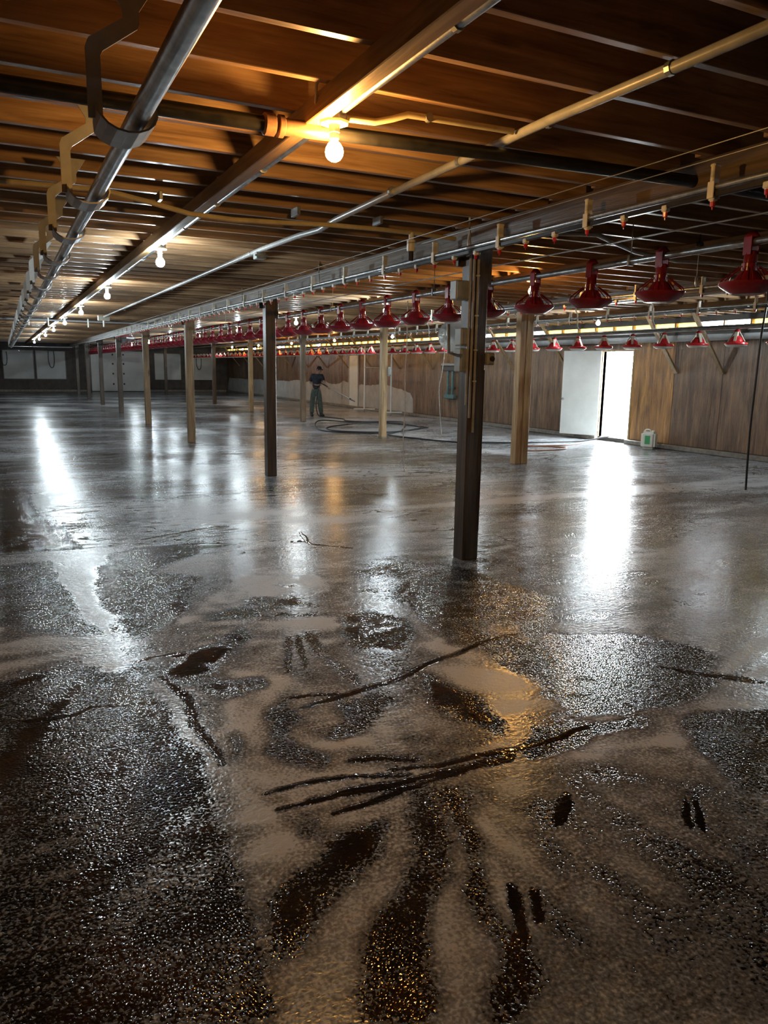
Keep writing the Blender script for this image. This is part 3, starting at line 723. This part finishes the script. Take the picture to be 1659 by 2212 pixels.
d3 = drinker(8.95, 2.47, -1.0, 44.0, 'drinker line hanging right of the farther row of posts', .93, 6.2, 26)
# suspension cords of the drinker line: thin wires from joists with a small pulley
for k, y in enumerate((4.72+.45, 8.3, 11.4)):
    t = thing('suspension_cord', ['thin cord with a pulley above the drinker line by the nearest post','thin cord above the drinker line between the first two near posts','thin cord above the drinker line beyond the second near post'][k], 'cord', (3.25, y, 2.5))
    MB().tube([(0, 0, .22), (0, 0, .46)], .003, 5).build('wire', 'wire_steel', t)
    MB().tube([(0, -.02, .0), (0, .0, .2), (0, .02, 0)], .007, 6).build('loop', 'wire_steel', t)
    MB().lathe([(.006, -.004), (.014, -.004), (.014, .004), (.006, .004)], 10, (0, 0, .225), 'X').build('pulley', 'brass', t)
for n, (x, z) in enumerate(((2.95, 2.56), (2.80, 2.57))):
    tag(MB().tube([(x, 1.2, z), (x+.02, 9, z-.02), (x+.05, 20, z)], .0025, 5).build('winch_wire', 'wire_steel'), ['thin taut wire under the joists just left of the drinker line','thin taut wire under the joists left of its twin wire'][n], 'wire')

# ------------------------------------------------------------------ feeder lines
def feeder_a():
    t = thing('pan_feeder', 'x', 'feeder', (0, 0, 0), 'red feeders of the near feed line')
    MB().lathe([(.001, -.038), (.085, -.038), (.10, -.034), (.158, .006), (.170, .02), (.172, .034), (.160, .036), (.150, .022), (.098, -.022), (.001, -.026)], 20).build('pan', 'red_plastic', t, True)
    MB().lathe([(.105, -.01), (.10, .02), (.075, .07), (.052, .10), (.046, .105), (.046, .15), (.040, .155), (.036, .215), (.030, .225)], 16).build('cone', 'red_plastic', t, True)
    w_ = MB()
    for j in range(14):
        a = 2*math.pi*j/14; c, s_ = math.cos(a), math.sin(a)
        w_.tube([(.164*c, .164*s_, .034), (.15*c, .15*s_, .06), (.062*c, .062*s_, .128)], .0035, 4, False)
    w_.build('grille', 'red_plastic', t)
    sd = MB().box(-.036, -.026, -.03, .03, .20, .31).box(.026, .036, -.03, .03, .20, .31).lathe([(.044, .303), (.044, .312), (.022, .34), (.001, .345)], 12).build('saddle', 'red_plastic', t, True)
    return t
def feeder_b():
    t = thing('pan_feeder', 'x', 'feeder', (0, 0, 0), 'red feeders of the far feed line')
    MB().lathe([(.001, -.05), (.10, -.05), (.155, -.022), (.165, -.008), (.16, .012), (.125, .018), (.10, .03), (.085, .075), (.05, .105), (.04, .11)], 16).build('pan', 'bright_red_plastic', t, True)
    lip = MB().lathe([(.12, -.052), (.150, -.030), (.158, -.022), (.14, -.028)], 16).build('lip', 'white_plastic', t, True)
    for j in range(4):
        a = math.pi/4 + math.pi/2*j; c, s_ = math.cos(a), math.sin(a)
        MB().plank((.115*c, .115*s_, .03), (.032*c, .032*s_, .17), .036, .010, (c, s_, .3)).build('leg', 'cream_plastic', t)
    MB().lathe([(.034, .10), (.034, .175)], 10).build('neck', 'cream_plastic', t, True)
    MB().lathe([(.046, .172), (.044, .185), (.022, .205), (.001, .208)], 12).build('cap', 'bright_red_plastic', t, True)
    return t
fa = feeder_a(); fb = feeder_b()
ordn = ['first','second','third','fourth','fifth','sixth','seventh','eighth','ninth','tenth','eleventh','twelfth','thirteenth','fourteenth','fifteenth','sixteenth']
for k in range(57):
    y = 3.42 + .722*k
    if k <= 15: lb = 'red pan feeder on the near feed line, %s from the right edge of the picture' % ordn[k]
    else: lb = 'small distant red pan feeder in the crowded far end of the near feed line'
    o = fa if k == 0 else copy_tree(fa)
    o['label'] = lb; o.location = (4.2, y, 2.125); o.rotation_euler = (0, 0, rnd.uniform(-.06, .06))
for k in range(53):
    y = 7.37 + .708*k
    if k <= 15: lb = 'small red and cream feeder on the line beside the plywood wall, %s from the right' % ordn[k]
    else: lb = 'tiny distant red and cream feeder in the crowded far end of the wall-side feed line'
    o = fb if k == 0 else copy_tree(fb)
    o['label'] = lb; o.location = (9.8, y, 2.045); o.rotation_euler = (0, 0, rnd.uniform(0, 6))
conduit('feed_pipe', [(4.2, -2, 2.402), (4.2, 44.5, 2.402)], .024, 'galvanised', 'steel feed pipe carrying the near line of red feeders')
conduit('feed_pipe', [(9.8, -2, 2.283), (9.8, 44.5, 2.283)], .028, 'dull_metal', 'dark feed pipe carrying the wall-side line of red feeders')
conduit('shock_wire', [(4.2, -2, 2.56), (4.2, 44.5, 2.56)], .006, 'wire_steel', 'thin wire strung above the near feed pipe', 'wire')
conduit('water_main', [(11.2, -2, 2.40), (11.2, 46, 2.40)], .028, 'silver_pipe', 'pale pipe running along the ceiling near the plywood wall')
# pulleys and drop cords that carry the feed lines
for k, y in enumerate((4.45, 7.35, 10.2, 13.1, 16.0)):
    t = thing('feed_line_cord', '%s cord and hook holding up the near feed pipe' % ORD[k], 'cord', (4.2, y, 2.40))
    MB().tube([(0, 0, .03), (0, 0, .33)], .004, 5).build('wire', 'wire_steel', t)
    MB().bbox(-.03, .03, -.012, .012, -.03, .05, .006).build('hook', 'dull_metal', t)
for k, y in enumerate([2.26+.405*j for j in (15, 19, 23, 27, 31, 35)]):
    t = thing('drop_strap', 'white zigzag drop strap over the wall-side drinkers, %s from the right' % ordn[k], 'strap', (8.3, y, 2.3))
    m = MB(); strip(m, [(0, 0, .42), (0, 0, .28), (.06, 0, .20), (.06, 0, .02), (.10, 0, -.04)], [.03]*5, .006, (0, 1, 0)); m.build('strap', 'white_plastic', t)
    MB().lathe([(.016, -.01), (.016, .01)], 8, (.10, 0, -.05)).build('end_button', 'white_plastic', t)
# hopper at the far end of the near feed line
hp = thing('feed_hopper', 'small metal feed hopper with red rim at the far end of the near feed line', 'hopper', (4.0, 29.2, 2.36))
MB().lathe([(.05, 0), (.30, .14), (.32, .20)], 4).build('bin', 'galvanised', hp)
MB().bbox(-.24, .24, -.24, .24, .19, .24, .01).build('rim', 'red_plastic', hp)

# ------------------------------------------------------------------ worker with a pressure-washer lance
PX, PY = 9.25, 23.88
prz = math.atan2(-math.sin(_yaw+R(-1)), math.cos(_yaw+R(-1)))     # local x runs to the picture's right, local y away from the viewer
person = thing('person', 'person in dark cap, dark shirt and green trousers holding a spray lance', 'person', (PX, PY, 0), None, prz); person.scale = (.985,)*3
def skin_obj(name, verts, edges, mat, root=0, sub=2):
    me = bpy.data.meshes.new(name); me.from_pydata([v[:3] for v in verts], edges, []); me.materials.append(MAT[mat])
    o = link(name, me, person)
    md = o.modifiers.new('Skin', 'SKIN'); md.use_smooth_shade = True
    for i, v in enumerate(verts):
        r = v[3]; me.skin_vertices[0].data[i].radius = (r, r) if not isinstance(r, tuple) else r
        me.skin_vertices[0].data[i].use_root = (i == root)
    s = o.modifiers.new('Subdivision', 'SUBSURF'); s.levels = sub; s.render_levels = sub
    return o
B = [(0, 0, .90, .115), (.0, 0, 1.08, .115), (.03, -.01, 1.27, .125), (.055, -.02, 1.405, .06), (.085, -.04, 1.46, .055),
     (-.12, .04, 1.345, .058), (-.20, .03, 1.12, .044), (.04, -.15, 1.035, .034), (.13, -.18, 1.045, .028),
     (.20, -.07, 1.345, .058), (.265, -.14, 1.16, .044), (.37, -.19, 1.005, .034), (.425, -.2, .968, .028),
     (-.085, .0, .82, .085), (-.125, -.03, .47, .06), (-.155, .02, .10, .045),
     (.09, -.01, .82, .085), (.135, -.04, .46, .06), (.175, .0, .10, .045), (-.12, -.06, .04, .035), (.235, -.07, .04, .035),
     (.105, -.055, 1.53, .075), (.115, -.06, 1.60, .062)]
E_ = [(0,1),(1,2),(2,3),(3,4),(2,5),(5,6),(6,7),(7,8),(2,9),(9,10),(10,11),(11,12),(0,13),(13,14),(14,15),(0,16),(16,17),(17,18),(15,19),(18,20),(4,21),(21,22)]
# fingers and thumbs branch from the two palms and close on the lance
nb = len(B)
def fingers(palm, px, py, pz, ux, uz):
    global B, E_
    for j, L in enumerate((.052, .058, .055, .046)):
        q = (j-1.5)*.019; i = len(B)
        B += [(px+ux*(.01+q*.9), py-.026, pz+uz*(.01+q*.9)+.004, .0085), (px+ux*(.012+q), py-.034, pz+uz*(.012+q)-.024, .008), (px+ux*(.012+q), py-.012, pz+uz*(.012+q)-L*.75, .0075)]
        E_ += [(palm, i), (i, i+1), (i+1, i+2)]
    i = len(B); B += [(px-ux*.01, py+.014, pz-uz*.01+.018, .0095), (px+ux*.03, py+.02, pz+uz*.03+.008, .0085)]; E_ += [(palm, i), (i, i+1)]
ux, uz = .888, -.46
fingers(8, .155, -.185, 1.075, ux, uz); fingers(12, .43, -.2, .962, ux, uz)
body = skin_obj('body', B, E_, 'skin')
# face details, ears and hair as part of the head
hd = Vector((.112, -.06, 1.545))
fdir = Vector((.80, -.60, -.18)).normalized(); fl = Vector((fdir.y, -fdir.x, 0)).normalized()
MB().add([], []).tube([hd+fdir*.07+Vector((0,0,.012)), hd+fdir*.098+Vector((0,0,-.018)), hd+fdir*.075+Vector((0,0,-.026))], [.009, .013, .008], 8).build('nose', 'skin', body, True)
for s_ in (-1, 1):
    MB().sphere(hd+fdir*.070+fl*(.03*s_)+Vector((0,0,.016)), .009, 8, 6).build('eye', 'black_rubber', body, True)
    MB().sphere(hd+fl*(.080*s_)+Vector((0,0,-.005)), .022, 8, 6, 1.4).build('ear', 'skin', body, True)
MB().tube([hd+fdir*.078+fl*.024+Vector((0,0,-.05)), hd+fdir*.085+Vector((0,0,-.052)), hd+fdir*.078-fl*.024+Vector((0,0,-.05))], .006, 6).build('mouth', 'red_plastic', body, True)
cp_ = MB().lathe([(.088, .0), (.089, .03), (.075, .075), (.04, .10), (.001, .106)], 14, hd+Vector((0,0,.02)))
cap_ = cp_.build('cap', 'cap_cloth', person, True)
br = MB(); br.add([hd+fdir*.05+fl*.08+Vector((0,0,.03)), hd+fdir*.13+fl*.06+Vector((0,0,.015)), hd+fdir*.16+Vector((0,0,.012)), hd+fdir*.13-fl*.06+Vector((0,0,.015)), hd+fdir*.05-fl*.08+Vector((0,0,.03)),
                   hd+fdir*.05+fl*.08+Vector((0,0,.042)), hd+fdir*.13+fl*.06+Vector((0,0,.025)), hd+fdir*.16+Vector((0,0,.022)), hd+fdir*.13-fl*.06+Vector((0,0,.025)), hd+fdir*.05-fl*.08+Vector((0,0,.042))],
                  [(0,1,2,3,4),(9,8,7,6,5),(0,5,6,1),(1,6,7,2),(2,7,8,3),(3,8,9,4),(4,9,5,0)])
br.build('cap_brim', 'cap_cloth', cap_)
hr = MB().sphere(hd-fdir*.022+Vector((0,0,.012)), .080, 12, 8).build('hair', 'black_rubber', person, True)
skin_obj('shirt', [(0, 0, .84, .142), (.0, 0, 1.08, .138), (.03, -.01, 1.27, .148), (.05, -.02, 1.39, .085), (-.12, .04, 1.345, .078), (-.175, .033, 1.20, .07), (-.19, .03, 1.15, .066), (.20, -.07, 1.345, .078), (.245, -.12, 1.22, .07), (.255, -.13, 1.185, .066)],
         [(0,1),(1,2),(2,3),(2,4),(4,5),(5,6),(2,7),(7,8),(8,9)], 'shirt_cloth')
skin_obj('trousers', [(0, 0, .95, .138), (0, 0, .86, .125), (-.085, 0, .76, .105), (-.125, -.025, .47, .088), (-.15, .015, .14, .082), (-.15, .015, .10, .08), (.09, -.01, .76, .105), (.135, -.035, .46, .088), (.17, .0, .14, .082), (.17, .0, .10, .08)],
         [(0,1),(1,2),(2,3),(3,4),(4,5),(1,6),(6,7),(7,8),(8,9)], 'trouser_cloth')
for (ax, ay, bx_, by_) in ((-.155, .02, -.115, -.09), (.175, .0, .25, -.10)):
    d = Vector((bx_-ax, by_-ay, 0)).normalized(); m = MB()
    m.tube([Vector((ax, ay, .05))-d*.075, Vector((ax, ay, .055))-d*.03, Vector((ax, ay, .055))+d*.06, Vector((ax, ay, .045))+d*.13, Vector((ax, ay, .04))+d*.175], [.035, .05, .052, .045, .022], 10)
    m.tube([(ax, ay, .05), (ax, ay, .22)], [.052, .056], 10)
    bo = m.build('boot', 'boot_rubber', person, True)
MB().bbox(-.06, .06, -.16, -.12, .93, 1.0, .01).build('belt_pouch', 'black_rubber', person)
# the lance is held, so it is a thing of its own
ln = thing('spray_lance', 'long thin pressure-washer lance held by the worker', 'lance', (PX, PY, 0), None, prz)
A0 = Vector((.10, -.205, 1.132)); A1 = Vector((1.30, -.205, .51)); dv = (A1-A0).normalized()
MB().tube([A0, A0+dv*.36], .017, 8).build('grip', 'black_plastic', ln, True)
MB().tube([A0+dv*.05, A0+dv*.05+Vector((-.02, 0, -.13))], .016, 8).build('trigger_handle', 'black_plastic', ln, True)
MB().tube([A0+dv*.36, A1-dv*.2], .012, 8).build('wand', 'wire_steel', ln, True)
MB().tube([A1-dv*.22, A1-dv*.19, A1-dv*.15, A1], [.012, .026, .026, .015], 8).build('nozzle_sleeve', 'black_plastic', ln, True)
# ------------------------------------------------------------------ hoses on the floor
def smooth_path(pts, n=8):
    P = [Vector(p) for p in pts]; out = []
    for i in range(len(P)-1):
        a, b, c, d = P[max(i-1, 0)], P[i], P[i+1], P[min(i+2, len(P)-1)]
        for j in range(n):
            u = j/n; out.append(.5*((2*b)+(c-a)*u+(2*a-5*b+4*c-d)*u*u+(3*b-a-3*c+d)*u**3))
    return out+[P[-1]]
z_ = .018
hs_ = [(9.25, 23.62, .98), (9.20, 23.6, .8), (9.14, 23.6, .4), (9.2, 23.55, .06), (9.3, 23.2, z_), (9.5, 22.2, z_), (9.3, 21.2, z_), (10.3, 20.0, z_), (10.1, 18.2, z_), (8.6, 17.3, z_), (7.5, 18.0, z_), (7.9, 19.3, z_), (9.4, 19.6, z_+.06), (10.4, 18.6, z_), (9.6, 17.3, z_+.07), (8.2, 17.1, z_), (7.2, 18.2, z_), (8.0, 20.4, z_+.09), (9.2, 20.8, z_), (10.0, 19.2, z_+.1), (9.2, 17.6, z_), (8.3, 16.6, z_), (8.55, 15.3, z_), (9.0, 14.4, z_), (10.2, 13.9, z_), (11.8, 13.75, z_), (12.45, 13.6, .12), (12.9, 13.55, .12)]
tag(MB().tube(smooth_path(hs_), .017, 8).build('pressure_hose', 'black_rubber', None, True), 'dark hose looped on the floor in front of the worker', 'hose')
oh = [(11.6, 13.4, z_), (10.8, 13.1, z_), (10.0, 13.15, z_), (9.4, 12.9, z_), (9.3, 12.45, z_), (9.8, 12.35, z_), (10.5, 12.6, z_), (10.3, 12.95, z_), (9.7, 13.05, z_+.03)]
tag(MB().tube(smooth_path(oh), .014, 8).build('garden_hose', 'orange_rubber', None, True), 'reddish hose curled on the bright floor beside the doubled post', 'hose')
# ------------------------------------------------------------------ white jug by the doorway
jg = thing('jug', 'white plastic jug with a green label on the floor by the doorway', 'jug', (12.30, 12.10, 0), None, R(-62))
bm = bmesh.new(); bmesh.ops.create_cube(bm, size=1)
for q in bm.verts: q.co = Vector((q.co.x*.30, q.co.y*.24, q.co.z*.36+.18))
bmesh.ops.bevel(bm, geom=bm.edges[:], offset=.045, segments=3, affect='EDGES')
me = bpy.data.meshes.new('jug_body'); bm.to_mesh(me); bm.free(); me.materials.append(MAT['white_plastic']); link('jug_body', me, jg)
MB().lathe([(.035, .355), (.035, .385), (.03, .39), (.001, .392)], 12, (.08, 0, 0)).build('screw_cap', 'white_plastic', jg, True)
MB().tube(smooth_path([(.03, 0, .355), (.0, 0, .40), (-.08, 0, .40), (-.11, 0, .35)]), .014, 8).build('handle', 'white_plastic', jg, True)
MB().bbox(-.055, .055, -.124, -.119, .10, .28, .002).build('label_patch', 'sticker_green', jg)
# ------------------------------------------------------------------ silver pipe frame
pf = thing('pipe_frame', 'silver pipe frame on two inverted T feet behind the pale post', 'frame', (11.8, 24.5, .12))
for yy in (-1.08, 1.08):
    MB().tube([(0, yy, 0), (0, yy, 2.25)], .028, 10).build('upright', 'white_paint', pf, True)
    MB().tube([(-.38, yy+.10, .0), (.38, yy-.1, .0)], .028, 10).build('foot_bar', 'white_paint', pf, True)
MB().tube([(0, -1.08, 1.5), (0, 1.08, 1.5)], .022, 10).build('cross_bar', 'dull_metal', pf, True)
MB().tube([(0, -1.08, .0), (0, 1.08, .0)], .012, 8).build('tie_bar', 'dull_metal', pf, True)
for yy in (-1.08, 1.08):
    MB().tube([(0, yy, -.12), (0, yy, 0)], .02, 8).build('stub', 'dull_metal', pf)
# ------------------------------------------------------------------ circulation fan behind the nearest post
fn = thing('barn_fan', 'round wire-caged fan wrapped in clear film beside the nearest post', 'fan', (8.35, 13.75, 2.28), None, R(-32))
cg = MB()
for r_ in (.10, .17, .24, .30):
    for yy in (-.10, .10):
        cg.tube([(r_*math.cos(a), yy, r_*math.sin(a)) for a in np.linspace(0, 2*math.pi, 25)], .004, 4, False)
for j in range(16):
    a = 2*math.pi*j/16; c, s_ = math.cos(a), math.sin(a)
    cg.tube([(.04*c, -.13, .04*s_), (.30*c, -.10, .30*s_), (.31*c, 0, .31*s_), (.30*c, .10, .30*s_), (.04*c, .13, .04*s_)], .004, 4, False)
cg.build('cage', 'wire_steel', fn)
MB().lathe([(.07, -.10), (.08, -.08), (.08, .08), (.07, .10)], 14, (0, 0, 0), 'Y').build('motor', 'grey_plastic', fn, True)
for j in range(4):
    a = math.pi/2*j+.4; c, s_ = math.cos(a), math.sin(a)
    MB().plank((.06*c, 0, .06*s_), (.27*c, 0, .27*s_), .11, .006, (c*0-s_*.5, .8, c*.5)).build('blade', 'dull_metal', fn)
MB().lathe([(.02, -.15), (.20, -.145), (.32, -.10), (.325, -.02), (.30, .0)], 18, (0, 0, 0), 'Y').build('film_cover', 'plastic_film', fn, True)
MB().tube([(0, 0, .31), (0, 0, .44)], .012, 6).build('bracket', 'dull_metal', fn)
# ------------------------------------------------------------------ hanging cords
def hang(name, pts, r, mat, label, cat='cord'):
    return tag(MB().tube(smooth_path(pts), r, 8).build(name, mat, None, True), label, cat)
hang('dangling_cable', [(9.03, 7.03, 2.72), (9.03, 7.03, 2.5), (9.0, 7.04, 2.1), (8.96, 7.02, 1.5), (8.95, 7.02, .8), (8.96, 7.0, .05)], .014, 'black_rubber', 'black cable dangling to the floor near the right edge', 'cable')
hang('dangling_rope', [(5.6, 10.6, 2.62), (5.6, 10.6, 2.0), (5.58, 10.6, 1.5), (5.6, 10.62, 1.0), (5.57, 10.6, .5), (5.6, 10.6, .0)], .008, 'rope_fibre', 'thin speckled rope dangling between the pale post and nearest post', 'rope')
hang('dangling_rope', [(8.05, 13.6, 2.4), (8.05, 13.6, 1.9), (8.0, 13.6, 1.5), (7.95, 13.6, 1.2), (8.0, 13.62, .7), (8.04, 13.6, .28)], .010, 'rope_fibre', 'speckled rope dangling just left of the nearest post', 'rope')
hang('dangling_wire', [(12.2, 28.6, 2.5), (12.2, 28.6, 1.6), (12.2, 28.6, .35)], .008, 'black_rubber', 'straight dark wire hanging beside the narrow white door', 'wire')
for n, (x, zt, L) in enumerate(((.08, 2.2, .75), (2.5, 2.3, .95), (10.85, 2.3, .95))):
    hang('cable_loop', [(x-.15, YF-.08, zt), (x-.16, YF-.08, zt-L*.6), (x-.08, YF-.09, zt-L*.93), (x, YF-.09, zt-L), (x+.10, YF-.09, zt-L*.9), (x+.15, YF-.08, zt-L*.5), (x+.13, YF-.08, zt)], .018, 'black_rubber', ['cable loop hanging in front of the leftmost end window','cable loop hanging in front of the end window left of the doors','cable loop hanging in front of the end window nearest the side wall'][n], 'cable')
pw = thing('pulley_weight', 'dark pulley weight hanging right of the near drinker line', 'pulley', (5.2, 4.734, 2.722))
MB().tube([(0, 0, 0), (0, 0, -.05)], .006, 6).build('chain', 'black_rubber', pw)
MB().lathe([(.006, -.05), (.03, -.07), (.035, -.11), (.02, -.15), (.006, -.16)], 10).build('block', 'black_plastic', pw, True)
MB().tube([(0, 0, -.155), (0, 0, -.33)], .003, 5).build('wire', 'wire_steel', pw)
MB().lathe([(.004, -.33), (.014, -.345), (.014, -.40), (.004, -.42)], 8).build('hook_sleeve', 'white_plastic', pw, True)
# teal drain pipes low on the plywood wall
tp = thing('teal_pipes', 'pair of teal plastic pipes on the wall left of the nearest post', 'pipe', (XR-.10, 20.8, 0))
for yy in (-.16, .12):
    MB().tube([(0, yy, .82), (0, yy, 1.75)], .04, 10).build('pipe', 'teal_plastic', tp, True)
MB().bbox(-.06, .06, -.32, .26, .70, .83, .015).build('trough', 'teal_plastic', tp)
MB().bbox(-.05, .05, -.5, .5, 1.55, 1.70, .015).build('shelf', 'black_plastic', tp)
for yy in (-.1, .1): MB().bbox(.02, .10, yy-.03, yy+.03, 1.0, 1.06, .004).build('bracket', 'dull_metal', tp)
MB().tube([(0, -.6, 1.75), (0, .5, 1.75)], .045, 10).build('cross_pipe', 'grey_plastic', tp, True)
# soap foam clinging to the lower wall
fo = []
ytop = [(23.35, .0), (23.38, .55), (23.6, .78), (24.1, .84), (24.8, .95), (25.6, 1.02), (26.3, 1.0), (27.0, .93), (27.6, .96)]
yt2 = [(28.9, .98), (29.4, 1.06), (30.0, .94), (30.7, .90), (31.4, 1.0), (32.2, .92), (33, .97), (34, .92), (35.2, .98), (36.4, .88), (37.8, .93), (39.5, .85), (41, .92), (43, .84), (45, .88), (47.5, .85), (47.85, .0)]
def foam_sheet(pts, label):
    pts = [(a, b + rnd.uniform(-.02, .02) if b > .2 else max(b, .0)) for a, b in pts]
    dens = []
    for (a, b), (c, d) in zip(pts, pts[1:]):
        for j in range(6): u = j/6; dens.append((a+(c-a)*u, b+(d-b)*u+rnd.uniform(-.018, .018)))
    dens.append(pts[-1]); n = len(dens); m = MB(); vs = []; fs = []
    for (yy, zz) in dens:
        zz = max(zz, .12); vs += [(XR-.022, yy, .101), (XR-.012, yy, zz), (XR+.004, yy, zz), (XR+.004, yy, .101)]
    for i in range(n-1):
        for j in range(4): fs.append((4*i+j, 4*i+(j+1)%4, 4*i+4+(j+1)%4, 4*i+4+j))
    fs += [(0,1,2,3), tuple(4*(n-1)+j for j in (3,2,1,0))]
    m.add(vs, fs); o = tag(m.build('wall_foam', 'washed_board'), label, 'foam'); return o
foam_sheet([(23.35, .13)] + ytop[1:] + [(27.9, .95)], 'pale soap foam on the wall between the silver frame and dark plywood')
foam_sheet(yt2[:-1] + [(47.85, .5)], 'pale soap foam along the lower wall behind the worker')
